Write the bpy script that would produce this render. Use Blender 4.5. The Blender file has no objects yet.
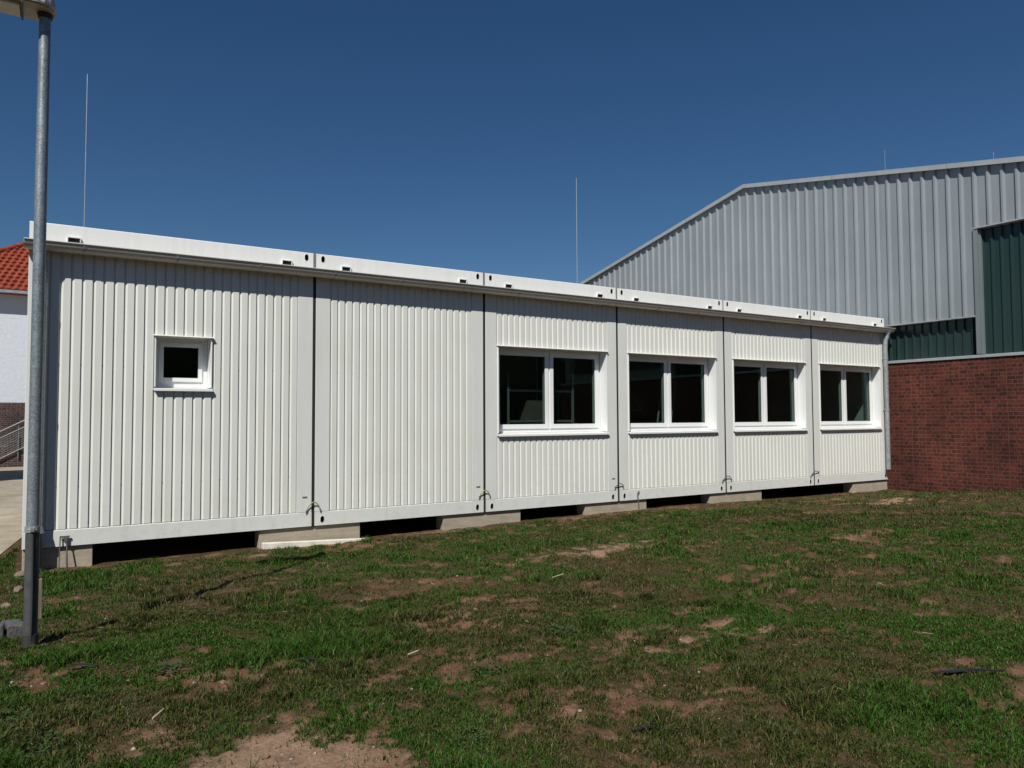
import bpy, math, random
import numpy as np
from mathutils import Vector
random.seed(4); rng = np.random.default_rng(7)
scene = bpy.context.scene
col = scene.collection
PI = math.pi

# ------------------------------------------------------------------ helpers
def tag(o, label=None, cat=None, group=None, kind=None):
    if label: o['label'] = label
    if cat: o['category'] = cat
    if group: o['group'] = group
    if kind: o['kind'] = kind
    return o

def empty(name, loc, label, cat, group=None):
    o = bpy.data.objects.new(name, None); col.objects.link(o)
    o.location = loc; o.empty_display_size = .2
    return tag(o, label, cat, group)

class MB:
    """collects faces (world coordinates) and builds ONE mesh object"""
    def __init__(s): s.v = []; s.f = []; s.sm = []; s.mi = []
    def add(s, vs, fs, smooth=False, mi=0):
        b = len(s.v); s.v += [tuple(p) for p in vs]
        for f in fs:
            s.f.append([b + i for i in f]); s.sm.append(smooth); s.mi.append(mi)
        return s
    def box(s, x0, x1, y0, y1, z0, z1, mi=0):
        if x0 > x1: x0, x1 = x1, x0
        if y0 > y1: y0, y1 = y1, y0
        if z0 > z1: z0, z1 = z1, z0
        v = [(x0,y0,z0),(x1,y0,z0),(x1,y1,z0),(x0,y1,z0),(x0,y0,z1),(x1,y0,z1),(x1,y1,z1),(x0,y1,z1)]
        return s.add(v, [(3,2,1,0),(4,5,6,7),(0,1,5,4),(1,2,6,5),(2,3,7,6),(3,0,4,7)], mi=mi)
    def hexa(s, bot, top, mi=0):
        return s.add(list(bot) + list(top), [(3,2,1,0),(4,5,6,7),(0,1,5,4),(1,2,6,5),(2,3,7,6),(3,0,4,7)], mi=mi)
    def prism(s, poly, axis, a, b, mi=0, smooth=False):
        """poly 2D points; axis 'x': (y,z), 'y': (x,z), 'z': (x,y)"""
        def P(p, t):
            return {'x': (t, p[0], p[1]), 'y': (p[0], t, p[1]), 'z': (p[0], p[1], t)}[axis]
        n = len(poly)
        v = [P(p, a) for p in poly] + [P(p, b) for p in poly]
        s.add(v, [(i, (i+1) % n, n + (i+1) % n, n + i) for i in range(n)], smooth=smooth, mi=mi)
        s.add([P(p, a) for p in poly], [tuple(range(n))][::-1], mi=mi)
        s.add([P(p, b) for p in poly], [tuple(range(n))], mi=mi)
        return s
    def tube(s, pts, r, n=12, caps=True, mi=0):
        pts = [Vector(p) for p in pts]
        rr = r if isinstance(r, (list, tuple)) else [r] * len(pts)
        rings = []; prev = None
        for i, p in enumerate(pts):
            if i == 0: t = pts[1] - p
            elif i == len(pts) - 1: t = p - pts[i-1]
            else: t = (pts[i+1] - pts[i-1])
            t.normalize()
            if prev is None:
                a = Vector((0,0,1)) if abs(t.z) < .9 else Vector((1,0,0))
                u = t.cross(a).normalized()
            else:
                u = (prev - t * prev.dot(t)).normalized()
            prev = u; w = t.cross(u)
            rings.append([p + (u * math.cos(2*PI*k/n) + w * math.sin(2*PI*k/n)) * rr[i] for k in range(n)])
        v = [q for R in rings for q in R]; f = []
        for i in range(len(pts) - 1):
            for k in range(n):
                f.append((i*n+k, i*n+(k+1) % n, (i+1)*n+(k+1) % n, (i+1)*n+k))
        s.add(v, f, smooth=True, mi=mi)
        if caps:
            s.add(rings[0], [tuple(range(n))][::-1], mi=mi); s.add(rings[-1], [tuple(range(n))], mi=mi)
        return s
    def build(s, name, mat, parent=None, bevel=0):
        me = bpy.data.meshes.new(name)
        v = np.array(s.v, dtype=np.float64)
        if parent is not None:
            off = Vector((0,0,0)); q = parent
            while q is not None: off += q.location; q = q.parent
            v = v - np.array(off); loc = (0,0,0)
        else:
            mn, mx = v.min(0), v.max(0)
            c = np.array([(mn[0]+mx[0])/2, (mn[1]+mx[1])/2, mn[2]]); v = v - c; loc = tuple(c)
        me.from_pydata([tuple(p) for p in v], [], s.f)
        mats = mat if isinstance(mat, (list, tuple)) else [mat]
        for m in mats: me.materials.append(m)
        me.polygons.foreach_set('use_smooth', s.sm)
        me.polygons.foreach_set('material_index', s.mi)
        import bmesh
        bm = bmesh.new(); bm.from_mesh(me)
        bmesh.ops.recalc_face_normals(bm, faces=bm.faces)
        bm.to_mesh(me); bm.free()
        me.update()
        o = bpy.data.objects.new(name, me); col.objects.link(o)
        o.location = loc
        if parent is not None: o.parent = parent
        if bevel:
            m = o.modifiers.new('bev', 'BEVEL'); m.width = bevel; m.segments = 2; m.limit_method = 'ANGLE'
            m.angle_limit = math.radians(50)
        return o

# ------------------------------------------------------------------ materials
def newmat(name):
    m = bpy.data.materials.new(name); m.use_nodes = True
    nt = m.node_tree; nt.nodes.clear()
    out = nt.nodes.new('ShaderNodeOutputMaterial')
    return m, nt, out
def N(nt, t, **kw):
    n = nt.nodes.new('ShaderNode' + t)
    for k, v in kw.items():
        if k in n.inputs.keys(): n.inputs[k].default_value = v
        else: setattr(n, k, v)
    return n
def coords(nt, scale=(1,1,1), loc=(0,0,0), world=True):
    if world:
        c = N(nt, 'NewGeometry'); out = c.outputs['Position']
    else:
        c = N(nt, 'TexCoord'); out = c.outputs['Object']
    mp = N(nt, 'Mapping'); mp.inputs['Scale'].default_value = scale; mp.inputs['Location'].default_value = loc
    nt.links.new(out, mp.inputs['Vector']); return mp.outputs['Vector']
def ramp(nt, fac, stops):
    r = N(nt, 'ValToRGB'); e = r.color_ramp.elements
    while len(e) < len(stops): e.new(.5)
    for i, (p, c) in enumerate(stops):
        e[i].position = p; e[i].color = (*c, 1) if len(c) == 3 else c
    nt.links.new(fac, r.inputs['Fac']); return r.outputs['Color']
def noise(nt, vec, scale, detail=4, rough=.55):
    n = N(nt, 'TexNoise'); n.inputs['Scale'].default_value = scale
    n.inputs['Detail'].default_value = detail; n.inputs['Roughness'].default_value = rough
    nt.links.new(vec, n.inputs['Vector']); return n.outputs['Fac']
def mixc(nt, fac, a, b, mode='MIX'):
    m = N(nt, 'Mix', data_type='RGBA', blend_type=mode)
    for sock, val in ((m.inputs[0], fac), (m.inputs[6], a), (m.inputs[7], b)):
        if hasattr(val, 'is_linked') or hasattr(val, 'links'): nt.links.new(val, sock)
        elif isinstance(val, (int, float)): sock.default_value = val
        else: sock.default_value = (*val, 1)
    return m.outputs[2]
def finish(nt, out, color, rough=.5, metal=0, bump=None, bstr=.2, bdist=.005, spec=.5, roughsock=None):
    p = N(nt, 'BsdfPrincipled')
    if hasattr(color, 'links'): nt.links.new(color, p.inputs['Base Color'])
    else: p.inputs['Base Color'].default_value = (*color, 1)
    p.inputs['Roughness'].default_value = rough; p.inputs['Metallic'].default_value = metal
    p.inputs['Specular IOR Level'].default_value = spec
    if roughsock is not None: nt.links.new(roughsock, p.inputs['Roughness'])
    if bump is not None:
        b = N(nt, 'Bump'); b.inputs['Strength'].default_value = bstr; b.inputs['Distance'].default_value = bdist
        nt.links.new(bump, b.inputs['Height']); nt.links.new(b.outputs['Normal'], p.inputs['Normal'])
    nt.links.new(p.outputs['BSDF'], out.inputs['Surface']); return p

def paint(name, c, rough=.45, dirt=.12, streak=.08, spec=.5, dirtcol=(.35,.31,.25)):
    m, nt, out = newmat(name)
    v1 = coords(nt, (1,1,1)); v2 = coords(nt, (14,14,.7))
    n1 = noise(nt, v1, 1.7, 5); n2 = noise(nt, v2, 1.0, 4); n3 = noise(nt, v1, 60, 3)
    f1 = ramp(nt, n1, [(.35,(0,0,0)),(.8,(dirt,)*3)])
    f2 = ramp(nt, n2, [(.45,(0,0,0)),(.75,(streak,)*3)])
    cc = mixc(nt, f1, c, tuple(a*b*1.6 for a, b in zip(c, dirtcol)))
    cc = mixc(nt, f2, cc, tuple(a*b*1.6 for a, b in zip(c, dirtcol)))
    # mud splash low on the wall, broken up by noise
    gp = N(nt, 'NewGeometry'); sp = N(nt, 'SeparateXYZ'); nt.links.new(gp.outputs['Position'], sp.inputs[0])
    mr = N(nt, 'MapRange'); mr.inputs[1].default_value = -.02; mr.inputs[2].default_value = .55; mr.inputs[3].default_value = 1; mr.inputs[4].default_value = 0
    nt.links.new(sp.outputs['Z'], mr.inputs[0])
    n4 = noise(nt, v1, 9, 6, .7); f4 = ramp(nt, n4, [(.50,(0,0,0)),(.72,(.30,.30,.30))])
    mu = N(nt, 'Math', operation='MULTIPLY'); nt.links.new(mr.outputs[0], mu.inputs[0]); nt.links.new(f4, mu.inputs[1])
    cc = mixc(nt, mu.outputs[0], cc, (.30,.24,.17))
    finish(nt, out, cc, rough, bump=n3, bstr=.06, bdist=.002, spec=spec)
    return m
M = {}
M['panel'] = paint('panel_paint', (.66,.67,.622), .44, .14, .13)
M['frame'] = paint('frame_paint', (.65,.66,.625), .45, .12, .10)
M['fascia'] = paint('fascia_paint', (.78,.79,.77), .42, .10, .14)
M['white'] = paint('window_plastic', (.74,.75,.735), .35, .05, .05)
M['flash'] = paint('flashing_paint', (.70,.70,.66), .45, .06, .05)
def simple(name, c, rough=.6, metal=0, var=.15, scale=12, bstr=.15, bdist=.003, spec=.5, stretch=(1,1,1)):
    m, nt, out = newmat(name)
    v = coords(nt, stretch); n = noise(nt, v, scale, 5)
    cc = ramp(nt, n, [(.3, tuple(max(0, x*(1-var)) for x in c)), (.7, tuple(min(1, x*(1+var)) for x in c))])
    finish(nt, out, cc, rough, metal, n, bstr, bdist, spec); return m
M['dark'] = simple('black_rubber_hole_shade', (.012,.012,.012), .8)
M['interior'] = simple('interior_board', (.28,.29,.28), .8)
M['alu'] = simple('aluminium', (.34,.35,.35), .45, .2)
M['carton'] = simple('carton', (.16,.14,.11), .8)
M['roofing'] = simple('roof_sheet', (.45,.46,.46), .5)
M['screw'] = simple('screw_steel', (.16,.16,.15), .5, .5)
M['slotgrey'] = simple('slot_grey', (.16,.17,.16), .6)
M['plate'] = simple('type_plate', (.13,.13,.13), .5)
M['green_strap'] = simple('strap_green', (.22,.30,.05), .45)
M['yellow_strap'] = simple('strap_yellow', (.55,.55,.06), .45)
M['steel'] = simple('rod_steel', (.36,.38,.40), .45, .5)
M['railshade'] = simple('rail_galvanised_shaded', (.17,.175,.175), .5, .3)  # galvanised railing grey darkened; the stair's shade is in the colour
M['rubber'] = simple('cable_black', (.03,.03,.028), .6)
M['sliver_dark'] = simple('sliver_black', (.014,.015,.017), .55, var=.4, scale=30)
M['wood'] = simple('weathered_wood', (.17,.13,.085), .85, var=.3, scale=9, stretch=(6,6,.6))
M['plank'] = simple('pale_plank', (.66,.62,.52), .8, var=.15, scale=9)
M['rubble'] = simple('rubble', (.17,.13,.09), .9, var=.3, scale=22, bstr=.8, bdist=.02)
M['sett'] = simple('granite_sett', (.075,.073,.070), .8, var=.45, scale=45, bstr=.7, bdist=.01)
M['caster'] = simple('caster_render', (.5,.49,.45), .85)
M['beige'] = simple('lamp_beige', (.46,.42,.33), .5)
M['diffuser'] = simple('lamp_diffuser', (.55,.52,.43), .3)
M['lamp_top'] = simple('lamp_shell', (.42,.42,.42), .6, var=.35, scale=90)

def galv(name, c, rough, scale=60, metal=.85):
    m, nt, out = newmat(name)
    v = coords(nt)
    vo = N(nt, 'TexVoronoi'); vo.inputs['Scale'].default_value = scale; nt.links.new(v, vo.inputs['Vector'])
    sx = N(nt, 'SeparateColor'); nt.links.new(vo.outputs['Color'], sx.inputs['Color'])
    n = noise(nt, v, 7, 5)
    a = mixc(nt, .45, sx.outputs[0], n)
    cc = ramp(nt, a, [(.25, tuple(x*.68 for x in c)), (.75, tuple(min(1,x*1.25) for x in c))])
    rr = ramp(nt, n, [(.3,(rough*.8,)*3),(.7,(rough*1.25,)*3)])
    finish(nt, out, cc, rough, metal, roughsock=rr); return m
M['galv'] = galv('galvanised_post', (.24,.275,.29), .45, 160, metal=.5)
M['shade_grey'] = simple('post_shade_grey', (.060,.063,.062), .6, var=.25, scale=20)  # grey darkened for the shade on the lower post; standpipe shares it
M['zinc'] = simple('zinc_gutter', (.50,.475,.415), .42, .2, var=.07, scale=3, bstr=.02)
M['zincpipe'] = galv('zinc_pipe', (.34,.37,.375), .42, 90, metal=.4)

# hall cladding: silver grey coated steel
def cladding(name, c, rough, metal):
    m, nt, out = newmat(name)
    v = coords(nt, (1,1,1)); v2 = coords(nt, (6,6,.35))
    n = noise(nt, v, .8, 4); n2 = noise(nt, v2, 1.2, 4)
    a = mixc(nt, .5, n, n2)
    cc = ramp(nt, a, [(.3, tuple(x*.86 for x in c)), (.7, tuple(x*1.12 for x in c))])
    finish(nt, out, cc, rough, metal, bump=noise(nt, v, 3, 2), bstr=.05, bdist=.01); return m
M['clad'] = cladding('grey_cladding', (.278,.303,.315), .36, .25)
M['cladtrim'] = cladding('cladding_trim', (.36,.385,.40), .45, .25)
M['green'] = cladding('green_cladding', (.014,.033,.030), .32, .0)
M['greyframe'] = cladding('frame_grey', (.19,.215,.22), .45, .2)

def brick(name, c1, c2, mortar, sx=1.0, axis='y', bw=.14, bh=.074):
    m, nt, out = newmat(name)
    g = N(nt, 'NewGeometry'); s = N(nt, 'SeparateXYZ'); nt.links.new(g.outputs['Position'], s.inputs[0])
    wv = noise(nt, g.outputs['Position'], 5.5, 3); wv2 = noise(nt, coords(nt, (1,1,1), (7,3,9)), 6.5, 3)
    c = N(nt, 'CombineXYZ'); nt.links.new(s.outputs['Y' if axis == 'y' else 'X'], c.inputs[0]); nt.links.new(s.outputs['Z'], c.inputs[1])
    b = N(nt, 'TexBrick'); b.inputs['Scale'].default_value = 1
    b.inputs['Brick Width'].default_value = bw; b.inputs['Row Height'].default_value = bh
    b.inputs['Mortar Size'].default_value = .007; b.inputs['Mortar Smooth'].default_value = .2
    b.inputs['Bias'].default_value = -.15; b.squash = .68; b.squash_frequency = 2; b.offset = .5
    def jit(sock, w, amt):
        a1 = N(nt, 'Math', operation='MULTIPLY_ADD'); a1.inputs[1].default_value = amt; nt.links.new(w, a1.inputs[0]); nt.links.new(sock, a1.inputs[2]); return a1.outputs[0]
    nt.links.new(jit(s.outputs['Y' if axis == 'y' else 'X'], wv, .07), c.inputs[0]); nt.links.new(jit(s.outputs['Z'], wv2, .022), c.inputs[1])
    nt.links.new(c.outputs[0], b.inputs['Vector'])
    n = noise(nt, g.outputs['Position'], 1.1, 5); n2 = noise(nt, g.outputs['Position'], 22, 6, .75)
    nw = N(nt, 'TexWhiteNoise', noise_dimensions='2D')
    # per brick variation
    b.inputs['Color1'].default_value = (*c1, 1); b.inputs['Color2'].default_value = (*c2, 1)
    b.inputs['Mortar'].default_value = (*mortar, 1)
    f = ramp(nt, n, [(.33,(.6,.6,.62)),(.68,(1.2,1.14,1.1))])
    f2 = ramp(nt, n2, [(.32,(.66,.66,.66)),(.68,(1.22,1.22,1.22))])
    cc = mixc(nt, 1.0, b.outputs['Color'], f, 'MULTIPLY'); cc = mixc(nt, 1.0, cc, f2, 'MULTIPLY')
    inv = N(nt, 'Math', operation='SUBTRACT'); inv.inputs[0].default_value = 1; nt.links.new(b.outputs['Fac'], inv.inputs[1])
    finish(nt, out, cc, .85, 0, inv.outputs[0], .5, .006, spec=.2); return m
M['brick'] = brick('red_brick', (.112,.031,.022), (.040,.015,.012), (.135,.066,.048))
M['plinth'] = brick('dark_brick', (.10,.055,.05), (.05,.03,.03), (.16,.14,.13), axis='x')

def concrete(name, c, layered=False):
    m, nt, out = newmat(name)
    v = coords(nt); v2 = coords(nt, (1,1,9))
    n = noise(nt, v, 6, 6, .65); n2 = noise(nt, v2, 3, 5)
    a = mixc(nt, .5, n, n2)
    cc = ramp(nt, a, [(.3, tuple(x*.72 for x in c)), (.55, c), (.75, tuple(x*1.2 for x in c))])
    finish(nt, out, cc, .9, 0, noise(nt, v, 35, 5), .5, .008, spec=.2); return m
M['concrete'] = concrete('block_concrete', (.36,.31,.235))
M['render'] = simple('white_render', (.60,.63,.67), .9, var=.05, scale=9, bstr=.4, bdist=.02)

def tiles():
    m, nt, out = newmat('clay_tiles')
    v = coords(nt, world=True)
    n = noise(nt, v, 5, 4); nb = noise(nt, coords(nt, (1,1,1), (3,5,2)), 1.2, 4)
    cc = ramp(nt, n, [(.3,(.17,.026,.012)),(.5,(.25,.045,.019)),(.75,(.34,.075,.030))])
    cc = mixc(nt, .15, cc, nb, 'MULTIPLY')
    finish(nt, out, cc, .55, 0, n, .2, .01); return m
M['tile'] = tiles()

def glass():
    m, nt, out = newmat('window_glass')
    tr = N(nt, 'BsdfTransparent'); tr.inputs['Color'].default_value = (.58,.64,.62,1)
    gl = N(nt, 'BsdfGlossy'); gl.inputs['Roughness'].default_value = .012; gl.inputs['Color'].default_value = (.42,.60,.58,1)
    fr = N(nt, 'Fresnel'); fr.inputs['IOR'].default_value = 1.5
    v = coords(nt); nn = noise(nt, v, 1.3, 1)
    b = N(nt, 'Bump'); b.inputs['Strength'].default_value = .06; b.inputs['Distance'].default_value = .01
    nt.links.new(nn, b.inputs['Height']); nt.links.new(b.outputs['Normal'], gl.inputs['Normal'])
    mx = N(nt, 'MixShader'); gb = N(nt, 'NewGeometry'); iv = N(nt, 'Math', operation='SUBTRACT'); iv.inputs[0].default_value = 1; nt.links.new(gb.outputs['Backfacing'], iv.inputs[1])
    fm = N(nt, 'Math', operation='MULTIPLY'); nt.links.new(fr.outputs[0], fm.inputs[0]); nt.links.new(iv.outputs[0], fm.inputs[1])
    nt.links.new(fm.outputs[0], mx.inputs[0])
    nt.links.new(tr.outputs[0], mx.inputs[1]); nt.links.new(gl.outputs[0], mx.inputs[2])
    nt.links.new(mx.outputs[0], out.inputs['Surface']); return m
M['glass'] = glass()

# ------------------------------------------------------------------ value noise in numpy (terrain, bare patches)
TAB = rng.random((256, 256))
def vnoise(x, y):
    xi = np.floor(x).astype(int); yi = np.floor(y).astype(int)
    fx = x - xi; fy = y - yi; fx = fx*fx*(3-2*fx); fy = fy*fy*(3-2*fy)
    a = TAB[xi % 256, yi % 256]; b = TAB[(xi+1) % 256, yi % 256]; c = TAB[xi % 256, (yi+1) % 256]; d = TAB[(xi+1) % 256, (yi+1) % 256]
    return (a*(1-fx)+b*fx)*(1-fy) + (c*(1-fx)+d*fx)*fy
def fbm(x, y, o=4, g=.5):
    s = 0; a = 1; t = 0
    for i in range(o):
        s = s + a*vnoise(x*2**i + 17.3*i, y*2**i + 5.1*i); t += a; a *= g
    return s/t
def sst(a, b, x):
    t = np.clip((x-a)/(b-a), 0, 1); return t*t*(3-2*t)
CAM = np.array([.12668, -9.17344, 1.31287])
# bare patches measured on the lawn: x, y, rx, ry, strength
PATCH = [(.84,-6.08,.32,.38,2.4),(1.14,-6.30,.32,.34,2.1),(3.7,-5.72,.34,.14,1.3),(5.2,-2.9,.7,.28,1.3),(3.2,-5.35,.9,.35,.55),(1.6,-2.95,.9,.22,.6),
         (1.05,-4.65,.35,.3,.55),(.08,-4.6,.22,.5,.65),(.3,-4.95,.25,.35,.55),(12.4,-1.6,1.0,.35,1.2),(3.25,-3.3,.9,.3,.55),(3.0,-4.6,1.2,.4,.5),
         (2.9,-6.5,.35,.2,.6),(4.0,-7.1,.5,.2,.55),(9.2,-2.2,1.5,.4,.7),(7.8,-4.0,.9,.25,.5),(4.6,-5.0,.8,.2,.5),(2.2,-4.0,.5,.25,.45),(6.2,-4.6,.5,.2,.4),
         (7.8,-.25,2.2,.42,.75),(3.0,-.35,.9,.28,.9),(5.4,-.3,1.0,.28,.8),(.5,-.25,.5,.22,.85),(12.5,-.6,3,.35,.35),(5.9,-3.6,.6,.2,.4),(2.6,-6.0,.4,.15,.45),(1.9,-5.4,.3,.2,.4)]
def bare(x, y):
    wx = (fbm(x*1.9+40, y*1.9, 4)-.5)*.9; wy = (fbm(x*1.9, y*1.9+70, 4)-.5)*.6
    b = np.zeros_like(x)
    for px, py, rx, ry, s in PATCH:
        b = np.maximum(b, s*np.exp(-(((x+wx-px)/rx)**2 + ((y+wy-py)/ry)**2)))
    n = fbm(x*1.1+11, y*2.0+3, 5, .65); n2 = fbm(x*7+2, y*9+9, 5, .7)
    b = b*.85 + (n-.5)*1.35 + (n2-.5)*3.3 - .005
    return np.clip(sst(.05, .95, b), 0, 1)
def height(x, y):
    yn = np.clip(-y, 0, 9)
    h = -.225 + .06*np.exp(-((x-8.5)/3.6)**2)*np.exp(-(y/2.)**2)
    h = h + .16*sst(0, 4.2, yn) + .08*np.exp(-((x-8.2)/2.6)**2 - ((y+2.6)/1.2)**2)
    h = h + .10*sst(12, 16, x)*sst(.8, 3, yn)*(1-sst(4,7,yn)*.6)
    near = sst(-14, -10, y)*(1-sst(0, 1.5, y))
    lump = (fbm(x*1.3, y*1.3, 4)-.5)*.11 + (fbm(x*7+5, y*7, 4, .6)-.5)*.055
    flat = sst(-.8, .0, y)*0
    k = (1 - .75*sst(-.9, -.1, y))
    h = h + lump*k*near*sst(-3, -1, x+1)
    b = bare(x, y)
    h = h - .012*b*near + (fbm(x*22, y*22, 3, .6)-.5)*.020*near*(.5+b*.8)
    return np.where(y > .3, np.minimum(h, -.24), h)

# ------------------------------------------------------------------ ground
def axis_coords(a, b, step, far):
    c = list(np.arange(a, b + 1e-6, step)); d = step; p = c[-1]
    while p < far: d *= 1.35; p += d; c.append(p)
    d = step; p = c[0]
    while p > -far: d *= 1.35; p -= d; c.insert(0, p)
    return np.array(c)
gx = axis_coords(-2.2, 16.2, .045, 600); gy = axis_coords(-9.6, .6, .035, 600)
X, Y = np.meshgrid(gx, gy); Z = height(X, Y)
gv = np.stack([X.ravel(), Y.ravel(), Z.ravel()], 1)
nx, ny = len(gx), len(gy)
ii = np.arange((ny-1)*(nx-1)); r_, c_ = ii//(nx-1), ii % (nx-1); k0 = r_*nx + c_
gf = np.stack([k0, k0+1, k0+nx+1, k0+nx], 1)
me = bpy.data.meshes.new('ground')
me.vertices.add(len(gv)); me.vertices.foreach_set('co', gv.ravel())
me.loops.add(gf.size); me.loops.foreach_set('vertex_index', gf.ravel())
me.polygons.add(len(gf)); me.polygons.foreach_set('loop_start', np.arange(len(gf))*4)
me.polygons.foreach_set('loop_total', np.full(len(gf), 4)); me.update(); me.validate()
me.polygons.foreach_set('use_smooth', np.ones(len(gf), bool))
at = me.attributes.new('bare', 'FLOAT', 'POINT'); at.data.foreach_set('value', bare(X, Y).ravel().astype(np.float32))
sand_ = np.zeros_like(X)
for (px_, py_, rx_, ry_) in [(.8,-6.05,.75,.6),(3.75,-5.74,.5,.3),(5.2,-2.9,.7,.35),(12.4,-1.6,1,.4)]: sand_ = np.maximum(sand_, np.exp(-(((X-px_)/rx_)**2+((Y-py_)/ry_)**2)))
sand_ = np.clip(sand_*.95*(.35+fbm(X*3, Y*3, 4)), 0, 1)
at = me.attributes.new('sand', 'FLOAT', 'POINT'); at.data.foreach_set('value', sand_.ravel().astype(np.float32))
m, nt, out = newmat('lawn_soil')
A = N(nt, 'Attribute'); A.attribute_name = 'bare'
v = coords(nt)
n1 = noise(nt, v, 3.5, 6, .65); n2 = noise(nt, v, 45, 5, .7); n3 = noise(nt, v, 170, 3, .6)
soil = ramp(nt, n1, [(.3,(.105,.050,.030)),(.5,(.18,.098,.060)),(.72,(.28,.175,.115))])
sfine = ramp(nt, n2, [(.3,(.62,.6,.58)),(.6,(1.05,1.05,1.05)),(.75,(1.3,1.28,1.22))])
SA = N(nt, 'Attribute'); SA.attribute_name = 'sand'
soil = mixc(nt, SA.outputs['Fac'], soil, ramp(nt, n1, [(.3,(.30,.195,.125)),(.7,(.44,.315,.215))]))
soil = mixc(nt, 1.0, soil, sfine, 'MULTIPLY')
moss = ramp(nt, n2, [(.25,(.020,.024,.008)),(.5,(.062,.044,.021)),(.75,(.145,.085,.048))])
cc = mixc(nt, A.outputs['Fac'], moss, soil)
hh = mixc(nt, .4, n2, n3)
finish(nt, out, cc, .95, 0, hh, .9, .02, spec=.1)
me.materials.append(m)
ground = bpy.data.objects.new('ground', me); col.objects.link(ground)
tag(ground, kind='structure')

# ---- short grass, one mesh of many blades
def fan_sample(n, tmin, tmax, pw):
    # positions in the area in front of the container row, denser near the viewer's side
    t = tmin + (tmax-tmin)*rng.random(n)**pw
    a = np.radians(-6 + 76*rng.random(n))
    return CAM[0] + t*np.sin(a), CAM[1] + t*np.cos(a), t
xs, ys, ts = [], [], []
for n, a, b, pw in ((560000, 1.6, 6, .8), (420000, 5, 12, .8), (170000, 10, 19, .8)):
    x, y, t = fan_sample(n, a, b, pw); xs.append(x); ys.append(y); ts.append(t)
# strip left of the container and left foreground
n = 26000; x = -1.9 + 2.3*rng.random(n); y = -6.2 + 8.4*rng.random(n); xs.append(x); ys.append(y); ts.append(np.hypot(x-CAM[0], y-CAM[1]))
x = np.concatenate(xs); y = np.concatenate(ys); t = np.concatenate(ts)
bb = bare(x, y)
cl = fbm(x*9+3, y*9+1, 3, .6)                      # clumping
keep = rng.random(len(x)) < (1-bb)**1.3*(.32+1.1*sst(.30, .58, cl)) + .02
inside = (y < -.06) | ((x < -.06) & (y < 2.2 + x*6)) 
inside &= (x < 15.28) & (y > -9.6)
blk = (y > -.16) & (x > .02)
keep &= inside & ~blk
x, y, t, bb, cl = x[keep], y[keep], t[keep], bb[keep], cl[keep]
nb = len(x)
z = height(x, y)
lush = fbm(x*.8+33, y*.9+21, 4, .55)
tall = fbm(x*2.7+8, y*2.7+31, 3)
L = (.008 + .017*rng.random(nb)**1.8)*(1 + 2.0*sst(.5, .72, tall))*(.7 + .6*sst(.35,.6,cl))
corner = np.exp(-((x-.1)/.25)**2 - ((y+5.25)/.55)**2); L *= 1 + .9*corner
Wd = np.clip(.0019 + .00060*t, .0026, .011)*(.7 + .6*rng.random(nb))
th = rng.random(nb)*2*PI; lean = (.3 + .9*rng.random(nb))*L
dx, dy = np.cos(th), np.sin(th); ph = rng.random(nb)*2*PI; wx, wy = np.cos(ph)*Wd/2, np.sin(ph)*Wd/2
b0 = np.stack([x-wx, y-wy, z-.004], 1); b1 = np.stack([x+wx, y+wy, z-.004], 1)
m0 = np.stack([x-wx*.8+dx*lean*.35, y-wy*.8+dy*lean*.35, z+L*.6], 1); m1 = np.stack([x+wx*.8+dx*lean*.35, y+wy*.8+dy*lean*.35, z+L*.6], 1)
tp = np.stack([x+dx*lean, y+dy*lean, z+L*(.95-.25*rng.random(nb))], 1)
V = np.stack([b0, b1, m1, m0, tp], 1).reshape(-1, 3)
base = np.arange(nb)*5
li = np.stack([base, base+1, base+2, base+3, base+3, base+2, base+4], 1).ravel()
ls = np.stack([np.arange(nb)*7, np.arange(nb)*7+4], 1).ravel(); lt = np.tile([4, 3], nb)
me = bpy.data.meshes.new('grass'); me.vertices.add(len(V)); me.vertices.foreach_set('co', V.ravel())
me.loops.add(len(li)); me.loops.foreach_set('vertex_index', li)
me.polygons.add(nb*2); me.polygons.foreach_set('loop_start', ls); me.polygons.foreach_set('loop_total', lt); me.update()
rnd = rng.random(nb)
dry = np.clip(sst(.84, .95, rnd) + .8*sst(.52, .34, lush)*(rng.random(nb) < .26), 0, 1)
g = sst(.36, .56, lush)[:, None]
green = np.array([.052,.076,.015])*(1-g) + np.array([.044,.104,.013])*g
straw = np.array([.18,.125,.062])
colr = green*(1-dry[:, None]*.75) + straw*dry[:, None]*.75
colr *= (.5 + .95*rng.random(nb)**1.4)[:, None]
ca = me.color_attributes.new('tint', 'FLOAT_COLOR', 'POINT')
cv = np.concatenate([np.repeat(colr, 5, 0), np.ones((nb*5, 1))], 1); ca.data.foreach_set('color', cv.ravel().astype(np.float32))
m, nt, out = newmat('grass_blade')
A = N(nt, 'Attribute'); A.attribute_name = 'tint'
df = N(nt, 'BsdfDiffuse'); nt.links.new(A.outputs['Color'], df.inputs['Color'])
tl = N(nt, 'BsdfTranslucent'); nt.links.new(A.outputs['Color'], tl.inputs['Color'])
gl = N(nt, 'BsdfGlossy'); gl.inputs['Roughness'].default_value = .5; gl.inputs['Color'].default_value = (.5,.5,.5,1)
mx = N(nt, 'MixShader'); mx.inputs[0].default_value = .3; nt.links.new(df.outputs[0], mx.inputs[1]); nt.links.new(tl.outputs[0], mx.inputs[2])
mx2 = N(nt, 'MixShader'); mx2.inputs[0].default_value = .015; nt.links.new(mx.outputs[0], mx2.inputs[1]); nt.links.new(gl.outputs[0], mx2.inputs[2])
nt.links.new(mx2.outputs[0], out.inputs['Surface'])
me.materials.append(m)
grass = bpy.data.objects.new('grass', me); col.objects.link(grass)
tag(grass, 'short patchy green grass on the sloping lawn in front of the containers', 'grass', kind='stuff')
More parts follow.
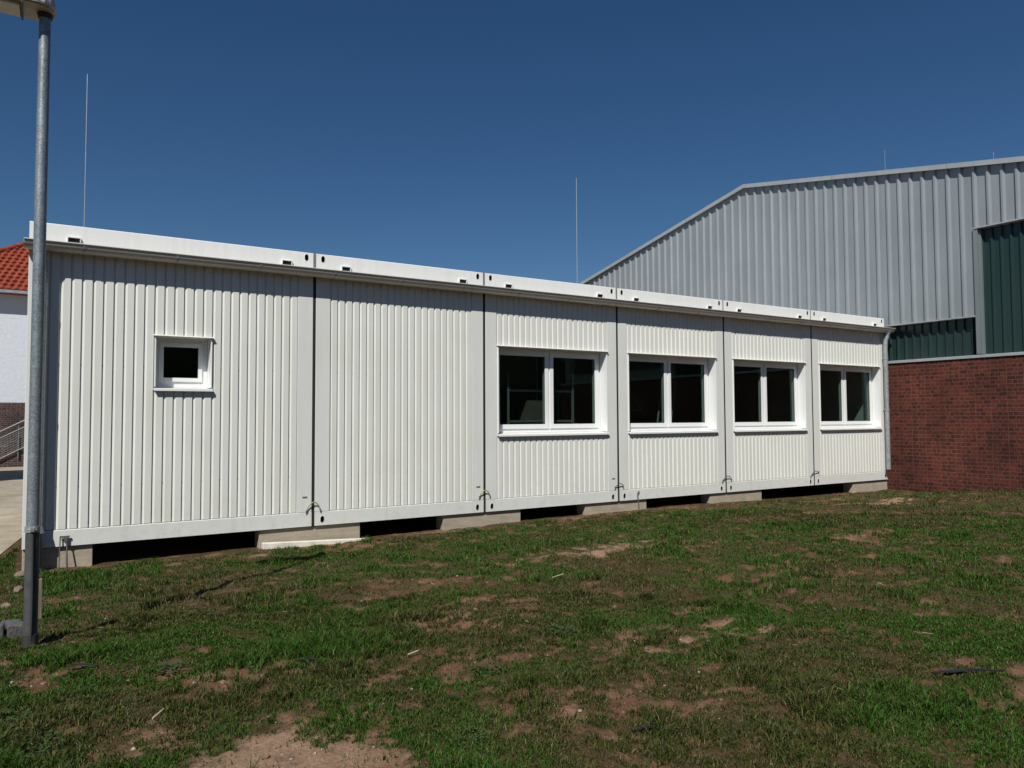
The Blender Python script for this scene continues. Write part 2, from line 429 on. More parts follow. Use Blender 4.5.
print('blades', nb)

# ---- broad leaved weeds: many small leaves in clumps
mb = MB()
def leafclump(cx, cy, R, n, s):
    for _ in range(n):
        a = random.random()*2*PI; r = R*math.sqrt(random.random()); px_, py_ = cx + r*math.cos(a), cy + r*math.sin(a)
        pz_ = float(height(np.array([px_]), np.array([py_]))[0]) + random.uniform(.008, .045)
        a = random.random()*2*PI; l = s*random.uniform(.6, 1.3); w = l*.38; til = random.uniform(-.2, .5)
        d = Vector((math.cos(a), math.sin(a), til)).normalized(); q = Vector((-math.sin(a), math.cos(a), random.uniform(-.25,.25)))
        p = Vector((px_, py_, pz_))
        mb.add([p, p+d*l*.35+q*w, p+d*l, p+d*l*.35-q*w], [(0,1,2,3)])
for (cx, cy, R, n, s) in [(-.02,-5.0,.14,300,.020),(.08,-5.35,.16,300,.020),(1.72,-6.3,.07,80,.018),
                          (3.55,-5.5,.10,110,.018),(5.0,-.3,.16,260,.03),(2.2,-5.6,.08,90,.02),(3.0,-5.2,.1,110,.02),(.75,-4.6,.08,90,.02)]:
    leafclump(cx, cy, R, n, s)
m, nt, out = newmat('weed_leaf')
cc = ramp(nt, noise(nt, coords(nt), 40, 3), [(.3,(.022,.045,.012)),(.7,(.05,.085,.02))])
finish(nt, out, cc, .55, spec=.3); M['weed'] = m
o = mb.build('weeds', M['weed']); tag(o, 'dark green broad leaved weeds growing in clumps on the lawn', 'weeds', kind='stuff')

# ---- dry straw and pebbles
def gz(x, y): return float(height(np.array([x]), np.array([y]))[0])
mb = MB()
for i in range(80):
    t_ = random.uniform(3, 13); a = math.radians(random.uniform(-5, 62)); px_, py_ = CAM[0]+t_*math.sin(a), CAM[1]+t_*math.cos(a)
    if py_ > -.3: continue
    l = random.uniform(.015, .06)*(1.5 if random.random() < .08 else 1); aa = random.random()*PI; h = gz(px_, py_) + random.uniform(.012, .03); w = random.uniform(.0007, .0014)
    mb.tube([(px_-l*math.cos(aa)/2, py_-l*math.sin(aa)/2, h), (px_+l*math.cos(aa)/2, py_+l*math.sin(aa)/2, h+random.uniform(-.006,.012))], w, 5)
for (px_, py_, l, aa) in [(.62,-5.30,.09,.9),(2.0,-5.1,.07,.1),(3.9,-3.9,.14,.2)]:
    h = gz(px_, py_)+.025; mb.tube([(px_-l*math.cos(aa)/2, py_-l*math.sin(aa)/2, h), (px_+l*math.cos(aa)/2, py_+l*math.sin(aa)/2, h+.01)], .004, 6)
M['straw'] = simple('dry_straw', (.42,.35,.22), .8)
o = mb.build('straw', M['straw']); tag(o, 'dry straw stalks lying scattered on the lawn', 'straw', kind='stuff')
mb = MB()
def rock(mb, c, r, flat=.7, sub=1, jit=.25):
    import bmesh
    bm = bmesh.new(); bmesh.ops.create_icosphere(bm, subdivisions=sub, radius=1)
    ax = (random.uniform(.7, 1.2), random.uniform(.7, 1.2), flat)
    vs = [(c[0]+v.co.x*r*ax[0]*(1+random.uniform(-jit, jit)), c[1]+v.co.y*r*ax[1]*(1+random.uniform(-jit, jit)), c[2]+v.co.z*r*ax[2]*(1+random.uniform(-jit, jit))) for v in bm.verts]
    mb.add(vs, [[v.index for v in f.verts] for f in bm.faces]); bm.free()
for i in range(1500):
    t_ = random.uniform(2.6, 13) if i % 3 else random.uniform(2.6, 5); a = math.radians(random.uniform(-5, 62)); px_, py_ = CAM[0]+t_*math.sin(a), CAM[1]+t_*math.cos(a)
    if py_ > -.25: continue
    if bare(np.array([px_]), np.array([py_]))[0] < .45 and random.random() < .8: continue
    r = .0025 + .009*random.random()**3
    rock(mb, (px_, py_, gz(px_, py_)+r*.3), r)
M['pebble'] = simple('pebbles', (.30,.26,.21), .8, var=.4, scale=15)
o = mb.build('pebbles', M['pebble']); tag(o, 'small pale pebbles scattered over the bare soil', 'pebbles', kind='stuff')
mb = MB()
for i in range(2200):
    t_ = random.uniform(2.6, 12); a = math.radians(random.uniform(-5, 62)); px_, py_ = CAM[0]+t_*math.sin(a), CAM[1]+t_*math.cos(a)
    if py_ > -.2: continue
    if bare(np.array([px_]), np.array([py_]))[0] < .5: continue
    r = .004 + .016*random.random()**3; rock(mb, (px_, py_, gz(px_, py_)+r*.15), r, .6, 1, .3)
M['clod'] = simple('soil_clods', (.19,.12,.08), .95, var=.35, scale=30, spec=.1)
o = mb.build('soil_clods', M['clod']); tag(o, 'brown crumbs of soil lying on the bare patches', 'soil', kind='stuff')

# dark slivers lying in the grass
def sliver(p, q, w, label):
    mb = MB(); n = 9; vs = []; hh = max(gz(*p), gz(*q)) + .022
    a = Vector((p[0], p[1], 0)); b = Vector((q[0], q[1], 0)); d = (b-a); pr = Vector((-d.y, d.x, 0)).normalized()
    top, bot = [], []
    for i in range(n):
        s = i/(n-1); c = a + d*s; ww = w*(.35 + .65*math.sin(PI*min(1, .12+s*.9)))*random.uniform(.8, 1.15)
        z_ = max(gz(c.x, c.y)+.016, hh-.01) + .012*math.sin(PI*s) + random.uniform(-.002, .002)
        top.append([(c+pr*ww).to_tuple()[:2] + (z_,), (c-pr*ww).to_tuple()[:2] + (z_+.004,)])
    v = [t_ for pair in top for t_ in pair] + [(t_[0], t_[1], t_[2]-.007) for pair in top for t_ in pair]; N2 = n*2; f = []
    for i in range(n-1):
        k = i*2; f += [(k, k+2, k+3, k+1), (N2+k+1, N2+k+3, N2+k+2, N2+k), (k, N2+k, N2+k+2, k+2), (k+3, N2+k+3, N2+k+1, k+1)]
    f += [(0, 1, N2+1, N2), (N2-2, 2*N2-2, 2*N2-1, N2-1)]
    mb.add(v, f); o = mb.build('dark_sliver', M['sliver_dark'])
    tag(o, label, 'sliver', 'dark slivers lying on the lawn')
sliver((4.17,-6.93), (4.52,-7.11), .020, 'longest black scrap lying in the grass at the right of the lawn')
sliver((2.36,-6.6), (2.52,-6.70), .010, 'short straight black scrap in the grass near the bottom centre of the photo')
sliver((1.40,-4.84), (1.51,-4.94), .012, 'small dark scrap in the grass below the white plank, above the sandy patch')
sliver((.30,-4.28), (.43,-4.36), .014, 'small dark scrap in the grass close to the foot of the lamp post')

# ------------------------------------------------------------------ office containers
HT = 3.38; RB = .17; RT = .235; POST = .185; DEP = 6.06
def oval_plate(mb, x0, x1, z0, z1, cx, cz, rx, rz, y=0, depth=.05, n=20):
    """front face with an oval hole, the hole's wall and a dark floor"""
    pts = []; rect = []
    for k in range(n):
        a = 2*PI*(k+.5)/n; c, s = math.cos(a), math.sin(a)
        # superellipse like slot
        e = 2.6; q = (abs(c)**e + abs(s)**e)**(-1/e)
        pts.append((cx + rx*q*c, cz + rz*q*s))
        tx = ((x1-cx)/c if c > 0 else (x0-cx)/c); tz = ((z1-cz)/s if s > 0 else (z0-cz)/s)
        t_ = min(tx, tz); rect.append((cx + t_*c, cz + t_*s))
    vs = [(p[0], y, p[1]) for p in pts] + [(p[0], y, p[1]) for p in rect]
    fs = [(k, (k+1) % n, n+(k+1) % n, n+k) for k in range(n)]
    mb.add(vs, fs)
    # rectangle corners
    for X_ in (x0, x1):
        for Z_ in (z0, z1):
            # corner triangle between the two neighbouring rect points
            best = sorted(range(n), key=lambda k: abs(rect[k][0]-X_)+abs(rect[k][1]-Z_))
            on_x = [k for k in best if abs(rect[k][0]-X_) < 1e-6][:1]; on_z = [k for k in best if abs(rect[k][1]-Z_) < 1e-6][:1]
            if on_x and on_z:
                a_, b_ = rect[on_x[0]], rect[on_z[0]]
                mb.add([(a_[0], y, a_[1]), (X_, y, Z_), (b_[0], y, b_[1])], [(0,1,2)])
    mb.add([(p[0], y, p[1]) for p in pts] + [(p[0], y+depth, p[1]) for p in pts], [(k, (k+1) % n, n+(k+1) % n, n+k) for k in range(n)], mi=1)  # hole wall and floor coloured black for the shade inside
    mb.add([(p[0], y+depth, p[1]) for p in pts], [tuple(range(n))], mi=1)
    # outer box sides
    mb.add([(x0,y,z0),(x1,y,z0),(x1,y,z1),(x0,y,z1),(x0,y+.17,z0),(x1,y+.17,z0),(x1,y+.17,z1),(x0,y+.17,z1)],
           [(0,1,5,4),(1,2,6,5),(2,3,7,6),(3,0,4,7),(4,5,6,7)])
def casting(c, x0, x1, z0, z1, hole, top):
    mb = MB()
    cz = z1-.063 if top else .073
    # hole sits near the outer edge of the module
    cx = (x0+.098) if hole == 'L' else (x1-.098)
    if top: cx = (x0+.085) if hole == 'L' else (x1-.085)
    oval_plate(mb, x0, x1, z0, z1, cx, cz, .0235, .040)
    # raised lip round the hole
    n = 20; e = 2.6; ring = []
    for k in range(n):
        a = 2*PI*(k+.5)/n; cc_, ss = math.cos(a), math.sin(a); q = (abs(cc_)**e + abs(ss)**e)**(-1/e)
        ring.append((cx + .026*q*cc_, .0, cz + .0425*q*ss))
    mb.tube(ring + [ring[0]], .0025, 6, caps=False)
    return mb.build('corner_casting', [M['fascia'] if top else M['frame'], M['dark']], c)

def rib_strip(mb, x0, x1, z0, z1, wide_first=False, yc=.006, yv=.024, pitch=.0985):
    """vertical profiled sheet between x0 and x1; crests forward, recessed flutes"""
    if x1 - x0 < .02: return
    n = max(1, int(round((x1-x0)/pitch))) if x1-x0 > .05 else 1
    p = (x1-x0)/n; prof = []
    for i in range(n):
        a = x0 + i*p
        prof += [(a, yv), (a+p*.05, yv), (a+p*.28, yc), (a+p*.93, yc), (a+p*.98, yv)]
    prof.append((x1, yv))
    v = [(q[0], q[1], z0) for q in prof] + [(q[0], q[1], z1) for q in prof]; m_ = len(prof)
    mb.add(v, [(i, i+1, m_+i+1, m_+i) for i in range(m_-1)])
    # thickness behind and closed ends
    mb.box(x0, x1, yv+.001, yv+.042, z0, z1)
    for i in range(n):
        a = x0 + i*p
        for Z_, Z2 in ((z0, 0), (z1, 0)):
            mb.add([(a+p*.05, yv, Z_), (a+p*.28, yc, Z_), (a+p*.93, yc, Z_), (a+p*.98, yv, Z_)], [(0,1,2,3)])
    return n, p
def screws(mb, x0, x1, zs, pitch=.0985):
    n = max(1, int(round((x1-x0)/pitch))); p = (x1-x0)/n
    for z_ in zs:
        for i in range(n):
            if i % 2 == 0:
                cx = x0 + i*p + p*.99; mb.tube([(cx, .022, z_), (cx, .0115, z_)], .0048, 6, mi=1)

def window(c, a, b, z0, z1, small):
    d = .24 if small else .20
    t = .014
    # surround: jamb reveals with a small lip on the sheet
    fa, fb, f0, f1 = a+t, b-t, z0+.034, z1-.014
    fr = MB(); w_ = .070 if small else .058; y0, y1 = d-.035, d+.05
    fr.box(fa, fa+w_, y0, y1, f0, f1); fr.box(fb-w_, fb, y0, y1, f0, f1)
    fr.box(fa+w_+.0, fb-w_, y0, y1, f0, f0+w_+.012); fr.box(fa+w_, fb-w_, y0, y1, f1-w_, f1)
    mid = (fa+fb)/2
    if not small: fr.box(mid-.022, mid+.022, y0, y1, f0+w_+.012, f1-w_)
    root = fr.build('window', M['white'], c, bevel=.003)
    for (p, q) in ((a, a+t), (b-t, b)): MB().box(p, q, -.012, d-.0355, z0+.035, z1-.015).build('jamb', M['white'], root, bevel=.002)
    l = MB(); l.prism([(-.036, z1-.016), (-.036, z1-.011), (.0, z1), (d, z1), (d, z1-.014), (0, z1-.014), (-.030, z1-.0165)], 'x', a-.012, b+.012)
    for xx in (a+.13, b-.16): l.tube([(xx, -.02, z1-.017), (xx, -.02, z1-.026)], .007, 8)
    l.build('lintel_flashing', M['flash'], root)
    s = MB(); s.prism([(-.040, z0-.012), (-.040, z0+.016), (-.034, z0+.019), (d, z0+.034), (d, z0+.0), (-.034, z0-.0)], 'x', a-.006, b+.006)
    s.build('sill', M['white'], root, bevel=.002)
    spans = [(fa+w_-.012, fb-w_+.012)] if small else [(fa+w_-.012, mid-.012), (mid+.012, fb-w_+.012)]
    for (p, q) in spans:
        sz0, sz1 = f0+w_, f1-w_+.012; sw = .066 if not small else .045
        sa = MB(); ys0, ys1 = d-.052, d-.0365
        sa.box(p, p+sw, ys0, ys1, sz0, sz1); sa.box(q-sw, q, ys0, ys1, sz0, sz1)
        sa.box(p+sw, q-sw, ys0, ys1, sz0, sz0+sw); sa.box(p+sw, q-sw, ys0, ys1, sz1-sw, sz1)
        # inner part of the sash behind
        sb0, sb1 = d-.035, d+.02
        sa.box(p+sw-.014, p+sw-.001, sb0+.001, sb1, sz0+sw, sz1-sw); sa.box(q-sw+.001, q-sw+.014, sb0+.001, sb1, sz0+sw, sz1-sw)
        sa.build('sash', M['white'], root, bevel=.003)
        # dark glazing gasket + pane
        gk = MB(); g_ = .006
        gk.box(p+sw, p+sw+g_, ys0+.008, ys0+.014, sz0+sw, sz1-sw); gk.box(q-sw-g_, q-sw, ys0+.008, ys0+.014, sz0+sw, sz1-sw)
        gk.box(p+sw+g_, q-sw-g_, ys0+.008, ys0+.014, sz0+sw, sz0+sw+g_); gk.box(p+sw+g_, q-sw-g_, ys0+.008, ys0+.014, sz1-sw-g_, sz1-sw)
        gk.build('gasket', M['dark'], root)
        pn = MB(); pn.box(p+sw-.0, q-sw+.0, ys0+.016, ys0+.020, sz0+sw-.0, sz1-sw+.0)
        pn.build('pane', M['glass'], root)
    return root

BND = [0, 3.0, 5.44, 7.88, 10.32, 12.76, 15.20]
LAB = ['wide grey white office container with one small square window, left end of the row',
       'windowless grey white office container, second from the left end of the row',
       'grey white office container with the leftmost wide window, beside the windowless container',
       'grey white office container with the second wide window from the left in the row',
       'grey white office container with the third wide window, last but one before the brick hall',
       'grey white office container at the right end beside the red brick wall']
for i in range(6):
    a, b = BND[i], BND[i+1]; g_ = .019
    x0 = a + (g_ if i else 0); x1 = b - (g_ if i < 5 else 0)
    c = empty('office_container', ((a+b)/2, DEP/2, 0), LAB[i], 'container', 'office containers joined in one row')
    cw = .15
    # corner posts
    for (p, q) in ((x0, x0+POST), (x1-POST, x1)):
        MB().box(p, q, 0, .17, RB+.001, HT-RT-.001).build('corner_post', M['frame'], c, bevel=.004)
    for (p, q) in ((x0, x0+POST), (x1-POST, x1)):
        MB().box(p, q, DEP-.17, DEP, 0, HT).build('corner_post', M['frame'], c)
    # bottom rail and castings: which holes the photo shows
    holesB = {0: '', 1: 'LR', 2: 'LR', 3: 'LR', 4: 'LR', 5: 'LR'}[i]; holesT = {0: 'R'}.get(i, 'LR')
    r0, r1 = x0, x1
    if 'L' in holesB: casting(c, x0, x0+cw, .0, RB, 'L', False); r0 = x0+cw+.0006
    if 'R' in holesB: casting(c, x1-cw, x1, .0, RB, 'R', False); r1 = x1-cw-.0006
    MB().prism([(0,0),(0,RB-.006),(.006,RB),(.17,RB),(.17,0)], 'x', r0, r1).build('bottom_rail', M['frame'], c)
    r0, r1 = x0, x1
    if 'L' in holesT: casting(c, x0, x0+cw, HT-RT, HT, 'L', True); r0 = x0+cw+.0006
    if 'R' in holesT: casting(c, x1-cw, x1, HT-RT, HT, 'R', True); r1 = x1-cw-.0006
    MB().prism([(0,HT-RT),(0,HT-.006),(.006,HT),(.17,HT),(.17,HT-RT)], 'x', r0, r1).build('roof_rail', M['fascia'], c)
    # overflow hoods on the roof rail
    for sx in (a+.40, b-.35):
        hd = MB(); wz = 3.247; hw = .062
        hd.box(sx-hw, sx+hw, -.026, .0, wz, wz+.010); hd.box(sx-hw, sx-hw+.007, -.026, .0, wz-.045, wz-.0005); hd.box(sx+hw-.007, sx+hw, -.026, .0, wz-.045, wz-.0005)
        h_ = hd.build('overflow_hood', M['fascia'], c)
        MB().box(sx-hw+.008, sx+hw-.008, -.004, -.001, wz-.045, wz-.001).build('slot', M['dark'], h_)
    # front wall
    p0, p1 = x0+POST, x1-POST; zl, zh = RB+.006, HT-RT
    wl = MB()
    if i == 0:
        wa, wb, w0, w1 = 1.198, 1.803, 1.645, 2.265
        seam = 1.70
        rib_strip(wl, p0, wa-.004, zl, zh); rib_strip(wl, wa-.0035, wb+.0035, zl, w0-.012); rib_strip(wl, wa-.0035, wb+.0035, w1+.002, zh); rib_strip(wl, wb+.004, p1, zl, zh)
        screws(wl, p0, wa-.004, (.62, 1.9)); screws(wl, wb+.004, p1, (.62, 1.9)); screws(wl, wa, wb, (.62,))
        window(c, wa, wb, w0, w1, True)
    elif i == 1:
        rib_strip(wl, p0, p1, zl, zh); screws(wl, p0, p1, (.62, 1.9))
    else:
        wa, wb, w0, w1 = a+.218, b-.213, 1.062, 2.362
        rib_strip(wl, p0, p1, zl, w0-.014); rib_strip(wl, p0, p1, w1+.002, zh)
        wl.box(p0, wa, .006, .05, w0-.013, w1+.0015); wl.box(wb, p1, .006, .05, w0-.013, w1+.0015)
        screws(wl, p0, p1, (.62,)); window(c, wa, wb, w0, w1, False)
    wl.build('wall_panel', [M['panel'], M['screw']], c)
    if i == 0:
        lin = MB(); yy = .07
        lin.box(p0, wa-.002, yy, yy+.04, RB, zh); lin.box(wb+.002, p1, yy, yy+.04, RB, zh); lin.box(wa-.0015, wb+.0015, yy, yy+.04, RB, w0-.02); lin.box(wa-.0015, wb+.0015, yy, yy+.04, w1+.003, zh)
    elif i == 1:
        lin = MB(); lin.box(p0, p1, .07, .11, RB, zh)
    else:
        lin = MB(); lin.box(p0, p1, .07, .11, RB, w0-.02); lin.box(p0, p1, .07, .11, w1+.003, zh); lin.box(p0, wa-.002, .07, .11, w0-.0195, w1+.0025); lin.box(wb+.002, p1, .07, .11, w0-.0195, w1+.0025)
    lin.build('wall_lining', M['interior'], c)
    # shell behind: floor, roof, back wall (and the gable walls at the row's ends)
    MB().box(x0, x1, .171, DEP-.171, .0, .20).build('floor_slab', M['interior'], c)
    MB().box(x0+.002, x1-.002, .171, DEP-.171, 3.05, 3.33).build('roof_deck', M['roofing'], c)
    MB().box(x0+POST, x1-POST, DEP-.12, DEP-.02, 0, HT-.03).build('back_wall', M['panel'], c)
    if i == 0: MB().box(x0+.004, x0+.10, .171, DEP-.171, .201, 3.049).build('end_wall', M['panel'], c)
    if i == 5: MB().box(x1-.10, x1-.004, .171, DEP-.171, .201, 3.049).build('end_wall', M['panel'], c)
    if i < 5:
        s = MB().box(b-g_-.0, b+g_, .005, .055, .004, HT-RT); s.build('joint_seal', M['dark'], c)
        s = MB().box(b-g_+.0, b+g_-.006, .006, .03, HT-RT+.001, HT-.004); s.build('joint_cover', M['slotgrey'], c)
    # type plates on the posts
    if i in (0, 1, 2):
        MB().box(b-.135, b-.075, -.004, -.0005, .348, .366).build('type_plate', M['plate'], c)

# ---- things standing in the rooms, dimly seen through the panes
def rack(x0, y0, label, lev=(.75, 1.25, 1.72)):
    e = empty('storage_rack', (x0+.6, y0, .2), label, 'rack')
    for sx in (0, 1.2):
        for sy in (-.2, .2): MB().box(x0+sx-.015, x0+sx+.015, y0+sy-.015, y0+sy+.015, .201, 2.0).build('upright', M['alu'], e)
    for z_ in lev: MB().box(x0-.02, x0+1.22, y0-.184, y0+.184, z_, z_+.03).build('shelf', M['alu'], e)
rack(6.05, .55, 'metal rack dimly seen behind the panes of the leftmost wide window')
def ladder(xa, ya, lean, label):
    e = empty('ladder', (xa, ya, .2), label, 'ladder')
    for s_ in (-.16, .16): MB().tube([(xa+s_, ya, .21), (xa+s_+lean, ya+.25, 2.75)], .018, 8).build('rail', M['alu'], e)
    for k in range(9):
        t_ = .1 + k*.1; cx_l = xa + lean*t_; cy_l = ya + .25*t_; z_ = .21 + 2.54*t_
        MB().tube([(cx_l-.145, cy_l, z_), (cx_l+.145, cy_l, z_)], .011, 8).build('rung', M['alu'], e)
ladder(9.15, .45, .62, 'aluminium ladder leaning in the dark room behind the second wide window from the left')
o = MB().tube([(8.25, .8, 2.35), (9.3, .9, 1.35)], .014, 8); o.tube([(8.3, .8, 1.5), (8.9, .85, 2.2)], .012, 8); o.tube([(8.2, .82, 1.45), (9.2, .82, 1.45)], .012, 8)
o = o.build('scaffold_brace', M['alu']); tag(o, 'crossed thin metal braces dimly seen in the left half of the second wide window', 'brace')
def cartons(x0, y0, z0, k, label):
    mb = MB().box(x0, x0+.42, y0, y0+.34, z0, z0+.30); o = mb.build('cardboard_box', M['carton'], bevel=.004)
    tag(o, label, 'box')
    return o
cartons(6.45, .40, 1.281, 0, 'brown cardboard box on the rack shelf behind the leftmost wide window')

# ------------------------------------------------------------------ gutter with downpipes
gt = empty('rain_gutter', (7.6, -.12, 3.08), 'zinc half round rain gutter along the whole container row with a downpipe at each end', 'gutter')
R_ = .088; gc = (-.108, 3.152); gx0, gx1 = -.045, 15.28
def arc(r, a0=PI, a1=2*PI, n=12): return [(gc[0] + r*math.cos(a0+(a1-a0)*k/n), gc[1] + r*1.0*math.sin(a0+(a1-a0)*k/n)) for k in range(n+1)]
mb = MB()
inn = arc(R_-.003)[::-1]; o_ = arc(R_)
pts = o_ + inn; n_ = len(pts)
vs = [(gx0, p[0], p[1]) for p in pts] + [(gx1, p[0], p[1]) for p in pts]
mb.add(vs, [(k, (k+1) % n_, n_+(k+1) % n_, n_+k) for k in range(n_)], smooth=True)
for X_ in (gx0, gx1):
    q = arc(R_-.001); mb.add([(X_, p[0], p[1]) for p in q], [tuple(range(len(q)))])
mb.tube([(gx0, gc[0]-R_-.004, gc[1]), (gx1, gc[0]-R_-.004, gc[1])], .008, 8)
mb.box(gx0+.02, gx1-.02, -.024, -.0005, 3.150, 3.156)
mb.build('gutter_trough', M['zinc'], gt)
for k in range(17):
    bx = .49 + k*.905
    mb = MB(); q = arc(R_+.004) ; q2 = arc(R_+.0015)[::-1]; pp = q + q2
    mb.prism(pp, 'x', bx-.013, bx+.013)
    mb.box(bx-.013, bx+.013, gc[0]+R_-.002, -.001, gc[1]-.02, gc[1]-.012)
    mb.build('bracket', M['zincpipe'], gt)
def downpipe(xc, xo, ztop, zbot):
    mb = MB()
    mb.tube([(xo, -.118, 3.085), (xo, -.118, 3.05), (xo+(xc-xo)*.35, -.108, 2.985), (xc-(xc-xo)*.15, -.088, 2.90), (xc, -.082, 2.82), (xc, -.082, zbot)], [.075,.048,.045,.045,.045,.045], 16)
    p = mb.build('downpipe', M['zincpipe'], gt)
    for z_ in (2.52, 1.45):
        mb = MB().tube([(xc, -.082, z_-.02), (xc, -.082, z_+.02)], .0495, 16); mb.box(xc-.012, xc+.012, -.037, -.001, z_-.012, z_+.012); mb.build('pipe_clamp', M['zincpipe'], p)
    return p
dl = downpipe(.128, .10, 3.0, .20)
dr = downpipe(15.09, 15.13, 3.0, .215)
MB().tube([(15.09,-.082,.2149),(15.09,-.082,.205)], .052, 16).build('end_ring', M['rubber'], dr)
cl_ = MB(); cl_.tube([(.128,-.082,.235),(.128,-.082,.165)], [.052,.066], 18); cl_.build('collar', M['zincpipe'], dl)
cl_ = MB(); cl_.tube([(.128,-.082,.1649),(.128,-.082,-.26)], .05, 18); cl_.build('standpipe', M['shade_grey'], dl)

# ------------------------------------------------------------------ earthing straps
def strap(xj, wl_, wr, zl_, zt, zr, label, mat, sp=.010):
    mb = MB(); P = []
    for k in range(15):
        s = k/14; x_ = xj - wl_ + (wl_+wr)*s
        if s < .5: z_ = zl_ + (zt-zl_)*math.sin(PI*s)**.8
        else: z_ = zr + (zt-zr)*math.sin(PI*s)**.8
        P.append((x_, -.012-.022*math.sin(PI*s), z_))
    mb.tube(P, sp*.62, 8, mi=0)
    mb.tube([(P[0][0], -.001, zl_), (P[0][0], -.020, zl_)], .010, 6, mi=1); mb.tube([(P[-1][0], -.001, zr), (P[-1][0], -.020, zr)], .010, 6, mi=1)
    mb.tube([P[0], (P[0][0]-.006, -.012, zl_-.03)], .007, 6, mi=1); mb.tube([P[-1], (P[-1][0]+.004, -.012, zr-.03)], .007, 6, mi=1)
    o = mb.build('earthing_strap', [mat, M['plate']]); tag(o, label, 'strap', 'earthing straps bridging the container joints')
strap(3.0, .085, .085, .19, .295, .20, 'green yellow earthing strap over the joint left of the windowless container', M['green_strap'])
strap(5.44, .09, .075, .22, .305, .23, 'green yellow earthing strap over the joint left of the first wide window container', M['green_strap'])
strap(7.88, .08, .085, .22, .275, .23, 'thin dark earthing strap over the joint between first and second wide window containers', M['rubber'])
strap(10.32, .10, .12, .20, .285, .22, 'thin dark earthing strap over the joint between second and third wide window containers', M['rubber'])
strap(12.76, .12, .12, .17, .27, .25, 'thin dark earthing strap over the rightmost joint of the container row', M['rubber'])

# earth terminals with wires
def terminal(x_, z_, zb, label, twin):
    mb = MB()
    if twin:
        mb.box(x_-.005, x_+.085, -.030, -.018, z_-.010, z_+.010); mb.box(x_+.035, x_+.065, -.036, -.001, z_-.055, z_-.001)
        mb.tube([(x_, -.026, z_+.004), (x_-.002, -.030, z_-.1), (x_-.008, -.05, zb-.02)], .006, 8)
        mb.tube([(x_+.055, -.026, z_-.05), (x_+.062, -.034, z_-.12), (x_+.058, -.06, z_-.2), (x_+.066, -.05, zb-.02)], .007, 8)
    else:
        mb.tube([(x_+.03, -.001, z_+.03), (x_+.028, -.02, z_+.032), (x_, -.022, z_+.02), (x_-.012, -.024, z_-.03), (x_, -.026, z_-.09), (x_+.004, -.045, zb-.02)], .009, 8)
    o = mb.build('earth_wire', M['screw']); tag(o, label, 'wire', 'earth wires running into the ground')
terminal(.335, .10, -.24, 'grey T shaped earth terminal with two wires on the bottom rail near the lamp post', True)
terminal(8.26, .10, -.18, 'single thin earth wire hooked on the bottom rail under the second wide window container', False)

# ------------------------------------------------------------------ foundation blocks
def block(xa, xb, zb, label):
    mb = MB(); n = 5
    mb.box(xa, xb, .035, .26, -.50, -.008)
    o = mb.build('concrete_block', M['concrete'], bevel=.006); tag(o, label, 'block', 'concrete foundation blocks under the containers')
block(.005, .635, -.5, 'pale concrete foundation block under the left end of the row, beside the lamp post')
block(2.365, 3.62, -.5, 'pale concrete foundation block with a white plank in front of its foot')
block(4.81, 6.06, -.5, 'pale concrete foundation block under the left edge of the first wide window container')
block(7.24, 8.49, -.5, 'pale concrete foundation block with the single earth wire in front')
block(9.95, 11.28, -.5, 'pale concrete foundation block under the third wide window container')
block(14.03, 15.22, -.5, 'pale concrete foundation block under the right end of the row beside the brick wall')
mb = MB(); mb.hexa([(2.38,-.10,-.215),(3.70,-.12,-.26),(3.70,-.03,-.26),(2.38,-.01,-.215)], [(2.38,-.10,-.145),(3.70,-.12,-.200),(3.70,-.03,-.200),(2.38,-.01,-.145)])
o = mb.build('plank', M['plank'], bevel=.004); tag(o, 'long pale plank lying along the foot of the second foundation block', 'plank')

# ------------------------------------------------------------------ lightning rods
def rod(x_, y_, z0, z1, label, r=.007, foot=True):
    e = empty('lightning_rod', (x_, y_, z0), label, 'lightning rod', 'lightning rods on the roofs')
    mb = MB().tube([(x_,y_,z0+.06),(x_,y_,z1-.02),(x_,y_,z1)], [r,r*.8,r*.5], 8); mb.build('rod', M['steel'], e)
    mb = MB().tube([(x_,y_,z0),(x_,y_,z0+.07)], [.16,.12] if foot else [.02,.015], 16); mb.build('foot', M['concrete'] if foot else M['steel'], e)
rod(.571, 2.0, 3.335, 5.87, 'tall thin lightning rod standing on the roof of the left container', .006)
rod(8.615, 2.0, 3.335, 5.84, 'tall thin lightning rod on the container roof left of the hall gable', .007)
rod(15.5, .06, 6.5, 7.07, 'small lightning rod on the hall roof edge above the right end of the containers', .004, False)
rod(15.5, -2.11, 6.1, 6.37, 'tiny lightning rod on the hall roof edge near the right edge of the photo', .004, False)

# ------------------------------------------------------------------ lamp post
LX, LY = .106, -3.64
zb = gz(LX, LY)
lp = empty('street_lamp', (LX, LY, zb), 'galvanised lamp post with flat beige lamp head in front of the left container', 'street lamp')
mb = MB().tube([(LX,LY,.60),(LX,LY,3.895)], [.0365,.0325], 24, caps=False)
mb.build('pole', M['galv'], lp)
MB().tube([(LX,LY,zb-.3),(LX,LY,.64)], [.0385,.0385], 24).build('lower_shade_sleeve', M['shade_grey'], lp)  # sleeve added with the lower pole's shade in its colour
mb = MB().tube([(LX,LY,zb-.02),(LX,LY,zb+.08)], [.047,.043], 20); mb.build('base_sleeve', M['rubber'], lp)
mb = MB(); mb.tube([(LX,LY,.625),(LX,LY,.66)], .043, 20); mb.box(LX-.012, LX+.008, LY-.058, LY-.038, .632, .654)
mb.tube([(LX-.02,LY-.050,.643),(LX+.02,LY-.050,.643)], .004, 6); mb.build('clamp_band', M['zincpipe'], lp)
